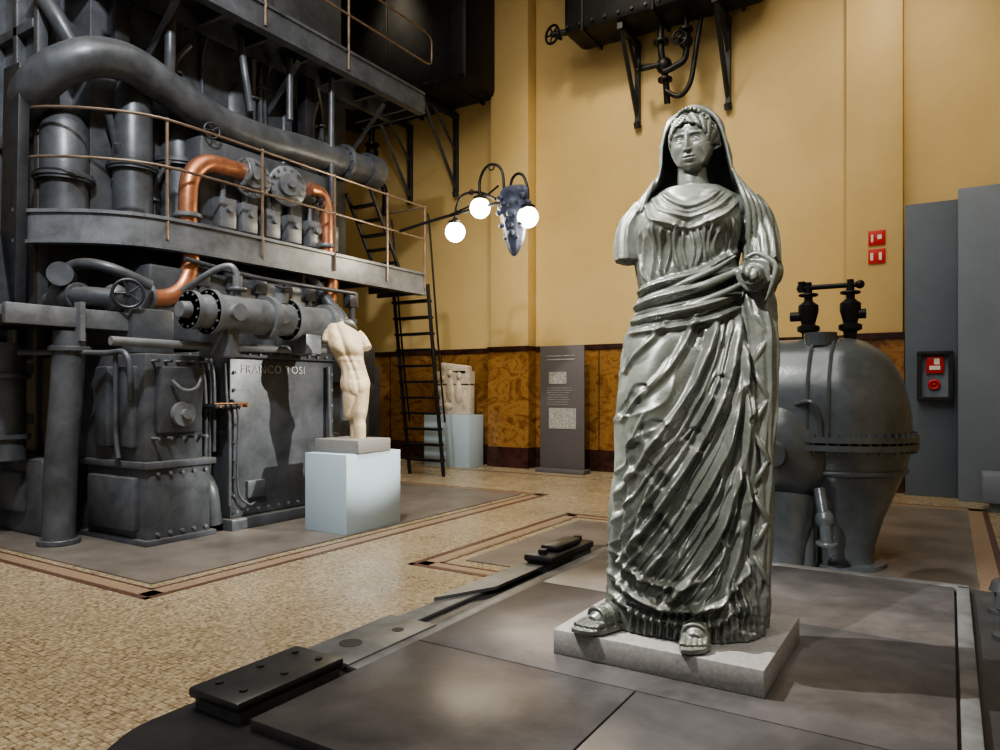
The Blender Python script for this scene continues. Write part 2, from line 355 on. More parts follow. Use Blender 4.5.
b.cyl((-6.86,4.65,1.35),(-6.8,4.65,1.35),.13); b.cyl((-6.85,4.65,1.35),(-6.75,4.65,1.35),.05)
b.tube([(-6.8,4.5,1.7),(-6.75,4.6,1.6),(-6.75,4.75,1.62),(-6.8,4.85,1.75)],.02)
prof=[(0,.08),(.1,.09),(.1,.2),(.16,.2),(.16,.15),(.3,.18),(.32,.18),(.32,.24),(.38,.24),(.38,.2),(1.05,.2),(1.05,.25),(1.13,.25),(1.13,.19),(1.4,.19),(1.4,.24),(1.47,.24),(1.47,.18),(1.95,.19),(1.95,.24),(2.03,.24),(2.03,.15),(2.2,.14)]
b.lathe((-6.6,4.45,2.42),(0,1,0),prof,32)
for d,r in((.13,.2),(.35,.24),(1.09,.25),(1.43,.24),(1.99,.24)): b.flange((-6.6,4.45+d,2.42),(0,1,0),r,.06,12,.014)
b.cyl((-6.6,5.15,2.6),(-6.6,5.15,2.85),.05); b.flange((-6.6,5.15,2.7),(0,0,1),.1,.03,6); b.tube([(-6.6,5.15,2.85),(-6.65,5.1,2.95),(-6.8,5.0,2.9),(-7.2,4.9,2.7)],.035)
b.cyl((-6.6,5.75,2.6),(-6.6,5.75,2.72),.09); b.cyl((-6.6,6.2,2.2),(-6.6,6.2,2.02),.08); b.cyl((-6.6,5.0,2.25),(-6.8,5.0,2.0),.07)
b.cyl((-6.4,5.6,2.42),(-6.36,5.6,2.42),.07); b.cyl((-6.4,4.98,2.42),(-6.33,4.98,2.42),.09)
b.box(-7.0,-6.5,6.05,6.3,2.03,2.3,.02); b.box(-7.0,-6.5,4.95,5.1,1.95,2.3,.02)
b.tube([(-6.6,6.6,2.42),(-6.6,6.85,2.42),(-6.7,7.0,2.3),(-6.8,7.05,2.0),(-6.8,7.05,1.2)],.1)
b.tube([(-6.78,3.85,2.07),(-6.78,5.0,2.07),(-6.76,6.6,2.1)],.045)
for y,z,r in((6.66,4.5,.27),(7.28,4.54,.29)):
    b.lathe((-8.5,y,z),(1,-.25,0),[(0,.2),(.35,.2),(.35,.0)],24); b.flange((-8.12,y-.09,z),(1,-.25,0),r,.07,14,.022); b.lathe((-8.1,y-.1,z),(1,-.25,0),[(0,.16),(.09,.15),(.1,.06),(.16,.05)],24)
for y in(6.2,6.55,6.95,7.35,7.75,8.1):
    b.box(-8.35,-8.12,y-.13,y+.13,3.75,4.15,.02); b.cyl((-8.2,y,4.0),(-8.05,y,4.0),.05); b.cyl((-8.25,y,4.1),(-8.25,y,4.35),.04)
b.make('manifold_and_covers','iron2',en)
b=B()
for x,y,r,z0,z1 in((-8.75,5.25,.27,3.4,5.5),(-8.9,6.0,.33,3.6,5.8),(-9.0,4.55,.3,3.4,4.9),(-9.1,7.0,.34,3.6,6.2),(-9.1,8.0,.34,3.6,6.2),(-9.2,8.8,.25,3.6,6.4),(-8.6,5.3,.24,2.2,3.3),(-8.3,6.4,.25,2.3,3.3),(-8.3,7.3,.25,2.3,3.3)):
    b.lathe((x,y,z0),(0,0,1),[(0,r),(.12,r),(.12,r*.86),((z1-z0)*.45,r*.86),((z1-z0)*.45,r*1.05),((z1-z0)*.45+.1,r*1.05),((z1-z0)*.45+.1,r*.86),((z1-z0)*.9,r*.86),(z1-z0,r*.55)],28)
    b.flange((x,y,z0+(z1-z0)*.45+.05),(0,0,1),r*1.12,.04,12,.018)
b.tube([(-7.82,3.9,0),(-7.78,3.9,.8),(-7.72,3.92,1.5),(-7.7,3.95,2.2)],.155,20); b.flange((-7.71,3.95,2.02),(0,0,1),.2,.05,8); b.flange((-7.82,3.9,.04),(0,0,1),.2,.05,8)
for x,y,r,z in((-8.55,3.75,.16,2.1),(-8.95,3.8,.1,2.2),(-9.4,3.7,.14,2.3),(-9.9,3.8,.14,2.3)):
    b.tube([(x,y,.85 if x>-9.3 else 0),(x,y,1.4),(x,y,z)],r,16); b.flange((x,y,1.75),(0,0,1),r*1.3,.05,8); b.flange((x,y,1.1),(0,0,1),r*1.25,.05,8)
b.tube([(-9.9,4.9,4.7),(-9.5,4.45,4.85),(-9.05,4.2,5.0),(-8.7,4.25,5.22),(-8.45,4.5,5.42),(-8.4,4.8,5.52),(-8.4,5.1,5.52),(-8.4,5.6,5.38),(-8.4,6.2,5.22),(-8.4,7.0,5.2),(-8.4,7.7,5.26),(-8.4,8.6,5.3),(-8.4,9.45,5.34)],.225,24,8)
b.flange((-8.4,8.6,5.3),(0,1,0),.3,.07,12); b.lathe((-8.4,9.1,5.33),(0,1,0),[(0,.28),(.3,.28),(.36,.2),(.36,.1)])
for pts,r in (
 ([(-8.7,4.3,2.9),(-8.2,4.3,3.0),(-7.9,4.5,2.95),(-7.8,4.9,2.8)],.06),
 ([(-8.6,4.2,2.6),(-8.0,4.2,2.62),(-7.7,4.4,2.6)],.1),
 ([(-9.2,4.3,6.4),(-8.9,4.4,6.0),(-8.8,4.6,5.6)],.1),
 ([(-8.5,5.6,6.4),(-8.5,5.6,5.9),(-8.7,5.7,5.3)],.07),
 ([(-8.4,6.6,6.5),(-8.3,6.6,6.0),(-8.3,6.7,5.5)],.05),
 ([(-8.3,7.4,6.5),(-8.3,7.4,5.6)],.05),([(-8.25,8.2,6.5),(-8.25,8.2,5.0),(-8.3,8.3,3.7)],.045),
 ([(-8.1,7.6,3.3),(-7.9,7.8,2.9),(-7.6,7.8,2.6),(-7.6,7.8,2.2)],.09),
 ([(-7.3,5.05,2.0),(-7.1,5.1,1.7),(-7.1,5.1,.2)],.025),([(-7.2,5.16,2.0),(-7.1,5.16,1.7),(-7.1,5.16,.2)],.025),([(-7.2,5.24,2.0),(-7.1,5.22,1.7),(-7.1,5.22,.9)],.025),
 ([(-6.88,5.2,1.9),(-6.85,5.2,1.5),(-6.85,5.24,1.2),(-6.85,5.24,.3)],.02),([(-6.88,5.3,1.5),(-6.83,5.34,1.3),(-6.84,5.34,.5),(-6.8,5.45,.3),(-6.8,5.55,.3)],.015),
 ([(-6.85,6.75,1.9),(-6.82,6.75,1.0),(-6.82,6.78,.1)],.03),
 ([(-7.1,5.1,.6),(-7.0,5.1,.45),(-7.0,5.15,.1)],.09),
 ([(-9.0,4.35,7.2),(-8.3,4.5,7.3),(-8.2,5.2,7.3),(-8.2,6.5,7.3)],.12),
 ([(-8.0,3.6,1.98),(-7.4,4.1,1.98),(-7.1,4.2,1.95),(-7.1,4.24,1.5)],.03),([(-7.3,4.2,2.0),(-7.3,4.2,1.2),(-7.25,4.2,.9)],.025),
 ([(-8.3,5.2,9.4),(-8.3,5.3,7.6),(-8.2,5.4,7.2)],.1)):
    b.tube(pts,r,12)
b.cyl((-8.4,4.25,2.85),(-8.1,4.05,2.85),.13); b.ell((-8.4,4.25,2.62),(.18,.18,.2)); b.ell((-7.75,4.45,2.6),(.14,.14,.16)); b.flange((-8.05,4.22,2.62),(1,0,0),.15,.05,8)
b.cyl((-7.2,6.1,2.0),(-7.2,6.1,2.3),.1)
rg=random.Random(3)
for i in range(7):
    y=5.6+i*.45; b.box(-8.1,-7.95,y,y+.2,2.9,3.15,.02); b.cyl((-8.0,y+.1,2.9),(-8.0,y+.1,2.4),.045); b.cyl((-8.0,y+.1,2.65),(-8.0,y+.1,2.72),.08,n=8)
for i in range(44):
    y=4.9+rg.random()*3.9; x=-8.72-.25*rg.random(); z=rg.choice([3.7,4.9,5.6,6.9,7.4]); hh=rg.uniform(.4,1.4); r=rg.uniform(.02,.05)
    b.tube([(x,y,z),(x,y,z+hh*.6),(x+.1,y+rg.uniform(-.2,.2),z+hh)],r,8); b.flange((x,y,z+hh*.4),(0,0,1),r*2,.03,6)
b.tube([(-7.9,5.4,3.2),(-7.85,6.5,3.1),(-7.85,8.3,3.1)],.03)
b.make('cylinders_and_pipework','iron',en)
b=B()
b.wheel((-7.5,4.45,2.64),(1,-.55,0),.15,.018); b.cyl((-7.5,4.45,2.64),(-7.9,4.65,2.64),.035)
b.wheel((-8.2,6.0,5.0),(1,-.3,0),.1,.012); b.wheel((-8.05,7.75,4.45),(1,-.4,0),.09,.012); b.wheel((-6.55,5.75,2.8),(.3,-.2,1),.09,.012)
for i in range(5):
    b.cyl((-7.0,5.02+i*.07,1.42),(-6.8,5.02+i*.07,1.42),.03,n=8); b.ell((-6.78,5.02+i*.07,1.42),(.03,.03,.03),8,6)
b.box(-9.3,-8.93,4.0,4.12,2.3,5.3,.01,rot=(0,.04,0)); b.ring_sweep([(-9.3,3.95,3.4),(-9.0,3.95,2.3)],.09,4)
b.box(-8.85,-8.7,5.0,5.2,5.6,9,.02); b.box(-8.7,-8.5,7.9,8.1,5.5,6.5,.02)
b.box(-7.56,-7.4,7.0,8.28,1.7,2.25,.03)
b.box(-9.7,-8.2,8.35,9.3,0,2.0,.03)
b.make('dark_fittings','dark',en)
b=B()
b.tube([(-8.1,6.38,4.54),(-8.1,6.1,4.54),(-8.1,5.82,4.5),(-8.1,5.63,4.3),(-8.1,5.58,4.0),(-8.1,5.58,3.6)],.115,20)
b.tube([(-8.05,5.58,3.34),(-8.05,5.56,3.1),(-8.05,5.45,2.86),(-8.05,5.25,2.72),(-8.05,5.0,2.69)],.115,20)
b.tube([(-8.1,7.6,4.6),(-8.1,7.82,4.58),(-8.1,7.93,4.4),(-8.1,7.95,4.0),(-8.1,7.95,3.6)],.1,20)
b.tube([(-8.0,7.95,3.34),(-8.0,7.93,3.0),(-8.0,7.85,2.8),(-8.0,7.7,2.7)],.1,20)
b.make('copper_pipes','copper',en)
single('copper_flanges','iron2',lambda b:(b.flange((-8.1,6.4,4.54),(0,1,0),.19,.05,8),b.flange((-8.1,5.58,3.78),(0,0,1),.17,.05,8),b.flange((-8.1,7.95,3.8),(0,0,1),.15,.05,8),b.flange((-8.05,5.0,2.69),(0,1,0),.18,.05,8)),parent=en)
single('brass_cocks','brass',lambda b:[b.cyl((-6.86,5.06+i*.09,1.42),(-6.76,5.06+i*.09,1.42),.016,n=8) for i in range(5)]+[b.tube([(-6.80,5.0,1.45),(-6.79,5.3,1.45),(-6.8,5.45,1.45)],.012)],parent=en)
tc_=bpy.data.curves.new('cast_name','FONT'); tc_.body='FRANCO TOSI'; tc_.size=.135; tc_.extrude=.006; tc_.space_character=1.15
to=bpy.data.objects.new('cast_name',tc_); COL.objects.link(to); to.rotation_euler=(pi/2,0,pi/2); to.location=(-6.895,5.42,1.80); tc_.materials.append(M['lettering']); to.parent=en
cw=empty('engine_catwalk',parent=en)
edge=smooth_path([(-9.4,4.25,0),(-9.05,4.12,0),(-8.8,4.2,0),(-8.34,4.52,0),(-8.02,4.95,0),(-7.92,5.5,0),(-7.9,6.5,0),(-7.9,8.3,0),(-7.9,10.13,0)],5)
def cat(b,path,z0,z1,xin):
    n=len(path)
    for i in range(n-1):
        p,q=path[i],path[i+1]; t=(q-p).normalized(); nn=Vector((-t.y,t.x,0))
        if nn.x>0: nn=-nn
        for w0,w1,a,c in((0,.02,z0,z1),(-.03,.12,z0-.02,z0+.02),(-.03,.12,z1-.03,z1+.01)):
            A=[p-nn*(-w0),q-nn*(-w0),q+nn*w1,p+nn*w1]
            vs=[(v.x,v.y,a) for v in A]+[(v.x,v.y,c) for v in A]
            b.add(vs,[(0,1,2,3),(4,5,6,7),(0,1,5,4),(2,3,7,6),(1,2,6,5),(0,3,7,4)])
    pts=[(p.x-.01,p.y) for p in path]+[(xin,path[-1].y),(xin,path[0].y)]
    b.poly(pts,z1-.08,z1-.03)
    y=5.4
    while y<path[-1].y: b.box(xin,-7.93,y-.03,y+.03,z0+.05,z1-.08); y+=.75
b=B(); cat(b,edge,3.3,3.66,-9.0); b.box(-9.0,-7.9,10.1,10.14,3.3,3.66)
b.make('lower_deck','iron2',cw)
upath=[Vector((-7.9,4.4,0)),Vector((-7.9,6,0)),Vector((-7.9,8,0)),Vector((-7.9,10.1,0))]
b=B(); cat(b,upath,6.5,6.85,-9.4); b.box(-9.4,-7.9,10.08,10.12,6.5,6.85); b.box(-8.75,-8.65,4.4,10.1,6.5,6.8)
for y in (5.5,7.5,9.4): b.ring_sweep([(-9.2,y,5.6),(-8.2,y,6.5)],.05,4)
b.make('upper_deck','iron',cw)
b=B(); b.box(-9.6,-7.6,3.3,4.94,2.32,2.42,.01); b.box(-7.66,-7.58,3.3,4.96,2.24,2.44,.01)
for i in range(14): b.box(-9.6,-7.6,3.35+i*.115,3.37+i*.115,2.42,2.44)
b.box(-7.62,-7.5,3.95,4.0,2.1,2.5)
b.make('low_step_deck','iron2',cw)
def railing(b,path,zb,h,posts):
    for z in(zb+h,zb+h*.5): b.tube([(p[0],p[1],z) for p in path],.018,8,3)
    for p in posts: b.cyl((p[0],p[1],zb-.3),(p[0],p[1],zb+h),.02,n=8); b.ell((p[0],p[1],zb+h),(.033,.033,.033),8,6); b.ell((p[0],p[1],zb+h*.5),(.03,.03,.03),8,6)
b=B()
rp=[(-9.0,4.12),(-8.75,4.2),(-8.34,4.52),(-8.0,4.97),(-7.9,5.5),(-7.88,7),(-7.88,8.5),(-7.88,10.1)]
railing(b,rp,3.7,1.13,[(-9.0,4.12),(-7.95,5.2),(-7.88,6.55),(-7.88,7.9),(-7.88,9.1),(-7.88,10.1)])
railing(b,[(-7.88,5),(-7.88,7),(-7.88,8.5),(-7.88,10.1)],6.85,1.1,[(-7.88,6.6),(-7.88,8.2)])
b.tube([(-7.88,9.9,7.95),(-7.88,10.25,7.9),(-7.88,10.3,7.65),(-7.88,10.25,7.43),(-7.88,9.9,7.4)],.018,8)
b.tube([(-7.88,10.1,4.83),(-8.3,10.1,4.83),(-8.7,10.1,4.83)],.018,8)
b.make('railings','rail',cw)
def ladder(b,x0,x1,pb,pt,n,w=.07):
    for x in(x0,x1): b.ring_sweep([(x,pb[0],pb[1]),(x,pt[0],pt[1])],.035,6)
    for i in range(1,n):
        t=i/n; y=pb[0]+(pt[0]-pb[0])*t; z=pb[1]+(pt[1]-pb[1])*t; b.box(x0,x1,y-w,y+w,z-.02,z+.02)
single('upper_ladder','black',lambda b:ladder(b,-8.85,-8.3,(9.98,3.63),(9.15,5.0),6,.05),parent=cw)
b=B()
ladder(b,-8.75,-7.95,(10.75,0),(10.27,3.5),12,.09)
b.tube([(-7.92,10.75,1.0),(-7.9,10.5,2.6),(-7.9,10.28,4.4),(-7.9,10.22,4.75)],.018,8); b.tube([(-8.75,10.75,1.0),(-8.75,10.5,2.6),(-8.75,10.28,4.4),(-8.75,10.22,4.75)],.018,8)
b.make('access_ladder','black')
# ------------------------------------------------------------------ torso on pedestal
single('display_pedestal','white',lambda b:(b.box(-6.22,-5.58,5.77,6.68,0.012,.889,.005),))
def loft(b,rows,n=64,disp=None,sub=6):
    P=[];ks=len(rows)
    for i in range(ks-1):
        for j in range(sub):
            t=j/sub; a=[rows[max(i-1,0)],rows[i],rows[i+1],rows[min(i+2,ks-1)]]
            P.append([.5*(2*a[1][q]+(a[2][q]-a[0][q])*t+(2*a[0][q]-5*a[1][q]+4*a[2][q]-a[3][q])*t*t+(3*a[1][q]-a[0][q]-3*a[2][q]+a[3][q])*t**3) for q in range(5)])
    P.append(list(rows[-1])); vs=[];fs=[]
    for z,cx,cy,ra,rb in P:
        for j in range(n):
            th=2*pi*j/n; d=disp(th,z) if disp else 0
            vs.append((cx+(ra+d)*math.sin(th),cy-(rb+d)*math.cos(th),z+ .0))
    k=len(P)
    for i in range(k-1):
        for j in range(n): fs.append((i*n+j,i*n+(j+1)%n,(i+1)*n+(j+1)%n,(i+1)*n+j))
    fs.append(tuple(range(n-1,-1,-1))); fs.append(tuple((k-1)*n+j for j in range(n)))
    b.add(vs,fs)
ts=empty('marble_torso_statue',(-5.90,6.17,.89),math.radians(50))
single('base','plinth',lambda b:b.box(-.30,.36,-.27,.29,0,.15,.01,rot=(0,0,-.85)),parent=ts)
b=B()
def td(th,z):
    tw=.55*(z-.8)                       # contrapposto twist of the chest against the hips
    f=math.cos(th+tw); x=math.sin(th+tw); d=0
    if f>0:
        d+=-.02*math.exp(-(x/.12)**2)*f*(1 if z>.62 else .6)
        for sx in(-.45,.45):
            d+=.030*math.exp(-((x-sx)/.35)**2-((z-1.2)/.08)**2)
        for zz in(.83,.93,1.03): d-=.009*math.exp(-((z-zz)/.018)**2)*math.exp(-(x/.6)**2)
        d-=.02*math.exp(-((z-1.1)/.03)**2)
    else:
        d+=.04*math.exp(-((z-.72)/.1)**2)*-f
        d-=.025*math.exp(-(x/.15)**2)*-f
    d+=.014*noise.noise(Vector((x*3,f*3,z*5)))
    return d
loft(b,[(.66,.06,0,.125,.12),(.72,.06,0,.160,.145),(.80,.055,0,.165,.145),(.9,.04,0,.145,.125),(1.0,.015,.0,.148,.12),(1.1,-.02,0,.17,.135),(1.2,-.045,0,.195,.145),(1.3,-.07,0,.20,.14),(1.38,-.10,0,.185,.12),(1.44,-.13,0,.13,.09),(1.48,-.15,0,.07,.05)],56,td,6)
loft(b,[(.12,.11,.0,.055,.06),(.18,.11,0,.065,.07),(.28,.105,0,.072,.08),(.36,.10,0,.07,.078),(.45,.105,-.01,.085,.092),(.6,.11,0,.10,.115),(.76,.11,0,.105,.125),(.82,.10,0,.08,.1)],40,None,6)
loft(b,[(.36,-.01,.05,.035,.035),(.40,-.005,.05,.065,.07),(.48,.0,.04,.08,.085),(.6,.0,.02,.09,.11),(.76,.01,0,.095,.12),(.82,.01,0,.07,.1)],40,None,6)
b.cyl((.05,.10,.12),(.03,.08,.5),.04,.045)
b.tube([(-.24,.0,1.37),(-.27,-.01,1.31),(-.28,-.02,1.26)],.062,16,4,.045); b.tube([(.07,.0,1.36),(.13,-.02,1.30),(.17,-.05,1.23),(.19,-.08,1.19)],.066,16,4,.05)
b.tube([(-.10,0,1.4),(-.14,-.01,1.49)],.055,16,4)
o=b.make('torso','marble',ts,80); r=o.modifiers.new('remesh','REMESH'); r.mode='VOXEL'; r.voxel_size=.009; r.use_smooth_shade=True
sm=o.modifiers.new('smooth','SMOOTH'); sm.iterations=3; sm.factor=.5
# ------------------------------------------------------------------ platform
pf=empty('machine_bedplate_platform')
def rounded(x0,x1,y0,y1,r,n=6):
    out=[]
    for cx,cy,a0 in((x1-r,y1-r,0),(x0+r,y1-r,90),(x0+r,y0+r,180),(x1-r,y0+r,270)):
        for i in range(n+1):
            a=math.radians(a0+90*i/n); out.append((cx+r*math.cos(a),cy+r*math.sin(a)))
    return out
single('bed_frame','frame',lambda b:(b.poly(rounded(-2.32,.45,1.16,4.85,.28,10),0,.46),b.poly(rounded(-2.30,.43,1.18,4.83,.27,10),.46,.48)),parent=pf,ang=30)
single('top_plates','plate',lambda b:(b.box(-1.95,-.96,1.57,2.45,.47,.52,.004),b.box(-.954,.02,1.57,2.45,.47,.52,.004),b.box(-1.95,.02,2.456,3.56,.47,.52,.004),b.box(-1.95,.02,3.566,4.66,.47,.52,.004)),parent=pf)
def gb(b):
    b.box(-2.3,-2.02,2.1,2.68,.48,.515,.008); b.box(-2.28,-2.16,2.68,3.9,.48,.50,.005); b.box(-2.05,-1.97,2.1,4.66,.48,.507,.005)
    b.poly([(-2.28,3.0),(-2.12,3.35),(-2.12,3.9),(-2.28,3.9)],.50,.518)
    b.box(.03,.09,1.5,4.7,.48,.52,.006); b.box(-2.0,.09,4.67,4.75,.48,.52,.006)
    b.box(-2.25,-2.01,1.58,2.04,.48,.52); b.box(-2.26,-2.09,3.94,4.52,.48,.52)
single('edge_rails','framegrey',gb,parent=pf)
single('rail_holes','frame',lambda b:(b.lathe((-2.18,2.28,.5),(0,0,1),[(0,.05),(.0165,.05)]),b.lathe((-2.12,2.52,.5),(0,0,1),[(0,.028),(.0165,.028)])),parent=pf)
single('bolted_cover_plate','frame',lambda b:(b.box(-2.27,-2.0,1.56,2.06,.5205,.56,.015),[b.cyl((x,y,.56),(x,y,.566),.014,n=8) for y in(1.64,1.82,1.99) for x in(-2.2,-2.07)]))
single('bolted_cover_plate','frame',lambda b:(b.box(-2.28,-2.07,3.92,4.54,.5205,.57,.02),b.box(-2.23,-2.1,4.05,4.4,.57,.61,.02),[b.cyl((-2.17,y,.56),(-2.17,y,.6),.03,n=8) for y in(3.98,4.48)]))
for y,hh in((3.95,.2),(4.4,.16)): single('iron_bollard','frame',lambda b:b.lathe((.24,y,.481),(0,0,1),[(0,.08),(.02,.08),(.03,.05),(hh*.6,.05),(hh*.7,.075),(hh,.06),(hh+.02,.02)],20),parent=pf)
# ------------------------------------------------------------------ turbine casing
pu=empty('steam_turbine_casing')
b=B()
n=40;m_=18;cx,cy,cz=-.88,7.3,1.16;R=.61;H=.92;L=1.3
vs=[];fs=[]
prof_=[]
for i in range(m_+1):
    ph=pi/2*i/m_
    prof_.append((math.cos(ph)**.85,math.sin(ph)**.9))
for rr,hh in prof_:
    ring=[]
    for j in range(n+1):
        a=-pi/2+pi*j/n; ring.append((cx+R*rr*math.cos(a),cy+R*1.05*rr*math.sin(a),cz+H*hh))
    for j in range(n+1):
        a=pi/2+pi*j/n; ring.append((cx-L+R*.8*rr*math.cos(a),cy+R*1.05*rr*math.sin(a),cz+H*(hh*.98)))
    vs+=ring
N=2*(n+1)
for i in range(m_):
    for j in range(N): fs.append((i*N+j,i*N+(j+1)%N,(i+1)*N+(j+1)%N,(i+1)*N+j))
fs.append(tuple(m_*N+j for j in range(N)))
b.add(vs,fs)
def ovalring(b,k,z0,z1):
    pts=[(cx+R*k*math.cos(-pi/2+pi*j/24),cy+R*1.05*k*math.sin(-pi/2+pi*j/24)) for j in range(25)]+[(cx-L+R*k*math.cos(pi/2+pi*j/24),cy+R*1.05*k*math.sin(pi/2+pi*j/24)) for j in range(25)]
    b.poly(pts,z0,z1); return pts
pts=ovalring(b,1.08,1.08,1.13); ovalring(b,1.08,1.15,1.2)
for i in range(0,len(pts)):
    x,y=pts[i]; x2=cx+(x-cx)*.955 if x>cx-.2 else x; y2=cy+(y-cy)*.955; b.cyl((x2,y2,1.05),(x2,y2,1.23),.016,n=6)
for i in range(12):
    x=cx-L*i/12
    for sy in(-1,1): b.cyl((x,cy+sy*R*1.05*1.04,1.05),(x,cy+sy*R*1.05*1.04,1.23),.016,n=6)
b.lathe((cx,cy,0),(0,0,1),[(0,.40),(.05,.40),(.05,.30),(.2,.31),(.45,.38),(.7,.48),(.9,.56),(1.08,.60)],40)
b.torus((cx,cy,.88),(0,0,1),.55,.03,40)
# round end casing with bolted flange facing the platform
b.lathe((-1.34,6.98,1.04),(.10,-1,0),[(-.3,.50),(.08,.50),(.1,.56),(.17,.56),(.17,.47),(.25,.45),(.34,.38),(.40,.26),(.44,.12),(.50,.1)],48)
b.flange((-1.327,6.85,1.04),(.10,-1,0),.575,.06,28,.02)
b.lathe((-1.28,6.78,.52),(.0,-.2,-1),[(-.15,.30),(.1,.28),(.3,.22),(.5,.2)],32)
b.box(-2.2,-1.0,6.7,7.8,.0,.6,.05); b.tube([(-.95,6.7,.75),(-.9,6.62,.5),(-.88,6.62,.28)],.05); b.flange((-.88,6.62,.3),(0,0,1),.09,.03,6); b.ell((-.9,6.64,.5),(.08,.08,.09))
b.cyl((-1.0,7.1,2.0),(-1.0,7.1,2.12),.14)
for x in (-1.5,-1.05,-.88):
    b.tube([(x,cy-R*1.06,1.2),(x,cy-R*.98,1.6),(x,cy-R*.7,1.92),(x,cy-R*.3,2.07),(x,cy,2.09)],.016,6,5)
b.tube([(-1.2,6.74,1.45),(-1.02,6.62,1.5),(-.95,6.63,1.4),(-.93,6.66,1.2)],.02,8)
b.make('casing','pump',pu,50)
b=B()
for x in(-1.14,-.78):
    b.lathe((x,7.35,2.0),(0,0,1),[(0,.1),(.04,.1),(.04,.05),(.14,.06),(.16,.1),(.2,.1),(.22,.06),(.34,.09),(.4,.09),(.44,.04),(.62,.03)],20); b.torus((x,7.35,2.5),(0,0,1),.075,.013)
b.cyl((-1.24,7.35,2.57),(-.70,7.35,2.57),.024); b.ell((-.70,7.35,2.57),(.04,.04,.04)); b.cyl((-1.2,7.35,2.53),(-1.2,7.35,2.63),.035)
b.cyl((-1.14,7.35,2.3),(-1.3,7.35,2.3),.045); b.cyl((-.78,7.35,2.3),(-.65,7.35,2.3),.045)
b.make('control_valves','black',pu)
single('visitor_bench','partition_l',lambda b:(b.box(.36,1.2,11.3,11.9,.12,.5,.03),b.box(.45,1.1,11.4,11.8,0,.12)))
# ------------------------------------------------------------------ main statue
U=.00412
def u(px): return (px-695)*U
def h(py): return (631-py)*U
st=empty('draped_woman_statue',(-.91,2.965,.624),math.radians(16))
single('statue_plinth','plinth',lambda b:b.box(-1.38,-.55,2.62,3.32,.5205,.62,.004))
rows=[(631,612,763,.20),(615,612,765,.20),(600,613,766,.20),(570,615,765,.20),(540,615,763,.195),(500,619,765,.195),(470,623,767,.195),(430,626,768,.195),(400,628,767,.195),(370,632,764,.19),(340,636,755,.175),(310,641,745,.155),(290,644,739,.14),(270,641,738,.14),(250,638,742,.145),(230,637,746,.145),(215,638,748,.13),(205,646,744,.115),(198,657,735,.10),(192,670,721,.085)]
zz=np.array([h(r[0]) for r in rows]); L_=np.array([u(r[1]) for r in rows]); R_=np.array([u(r[2]) for r in rows]); D_=np.array([r[3] for r in rows])
NZ,NT=800,600
Z=np.linspace(0,zz[-1],NZ)
def smi(arr):
    v=np.interp(Z,zz,arr); k=np.hanning(31); k/=k.sum(); vp=np.pad(v,15,mode='edge'); return np.convolve(vp,k,'valid')
Lz,Rz,Dz=smi(L_),smi(R_),smi(D_)
TH=np.linspace(-pi,pi,NT,endpoint=False)
T,ZZ=np.meshgrid(TH,Z)
cxz=((Lz+Rz)/2)[:,None]; a_=((Rz-Lz)/2)[:,None]; b_=Dz[:,None]
ct,sn=np.cos(T),np.sin(T)
e=2/2.35
X=cxz+a_*np.sign(sn)*np.abs(sn)**e; Y=-b_*np.sign(ct)*np.abs(ct)**e
front=np.clip(ct*1.6+.25,0,1)
disp=np.zeros_like(X)
def poly_d(X,Zc,pts):
    P=[(p.x,p.z) for p in smooth_path([(u(a),0,h(c)) for a,c in pts],4)]
    best=np.full(X.shape,9.); par=np.zeros(X.shape); n=len(P)-1
    for i,((x0,z0),(x1,z1)) in enumerate(zip(P[:-1],P[1:])):
        dx,dz=x1-x0,z1-z0; l=dx*dx+dz*dz+1e-9
        t=np.clip(((X-x0)*dx+(Zc-z0)*dz)/l,0,1); d=np.hypot(X-x0-t*dx,Zc-z0-t*dz)
        m=d<best; best=np.where(m,d,best); par=np.where(m,(i+t)/n,par)
    return best,par
def ridge(pts,w,amp):
    global disp
    d,par=poly_d(X,ZZ,pts); w*=U; fade=np.clip(np.sin(np.clip(par,0,1)*pi)*2.2+.25,0,1)
    disp+=front*amp*fade*(np.exp(-(d/w)**2)*1.3-.6*np.exp(-(d/(2.2*w))**2))
def blob(px,py,rx,ry,amp):
    global disp
    disp+=front*amp*np.exp(-((X-u(px))/(rx*U))**2-((ZZ-h(py))/(ry*U))**2)
blob(668,233,17,15,.05); blob(717,231,17,15,.047); blob(693,300,40,26,.02); blob(693,232,7,14,-.012)
blob(660,425,26,60,.06); blob(655,350,32,55,.035); blob(724,420,24,110,.02); blob(692,500,15,80,-.025); blob(642,540,22,50,.03); blob(702,590,28,40,.035)
main=[([(738,322),(729,380),(706,440),(671,500),(632,562)],3.8,.034),([(744,350),(736,410),(717,470),(686,525),(645,585)],4,.036),([(748,390),(741,450),(726,510),(702,560),(668,602)],3.8,.034),
([(751,430),(745,490),(738,540),(727,575),(710,606)],3.8,.03),([(719,325),(706,370),(681,420),(650,468),(624,500)],3.6,.026)]
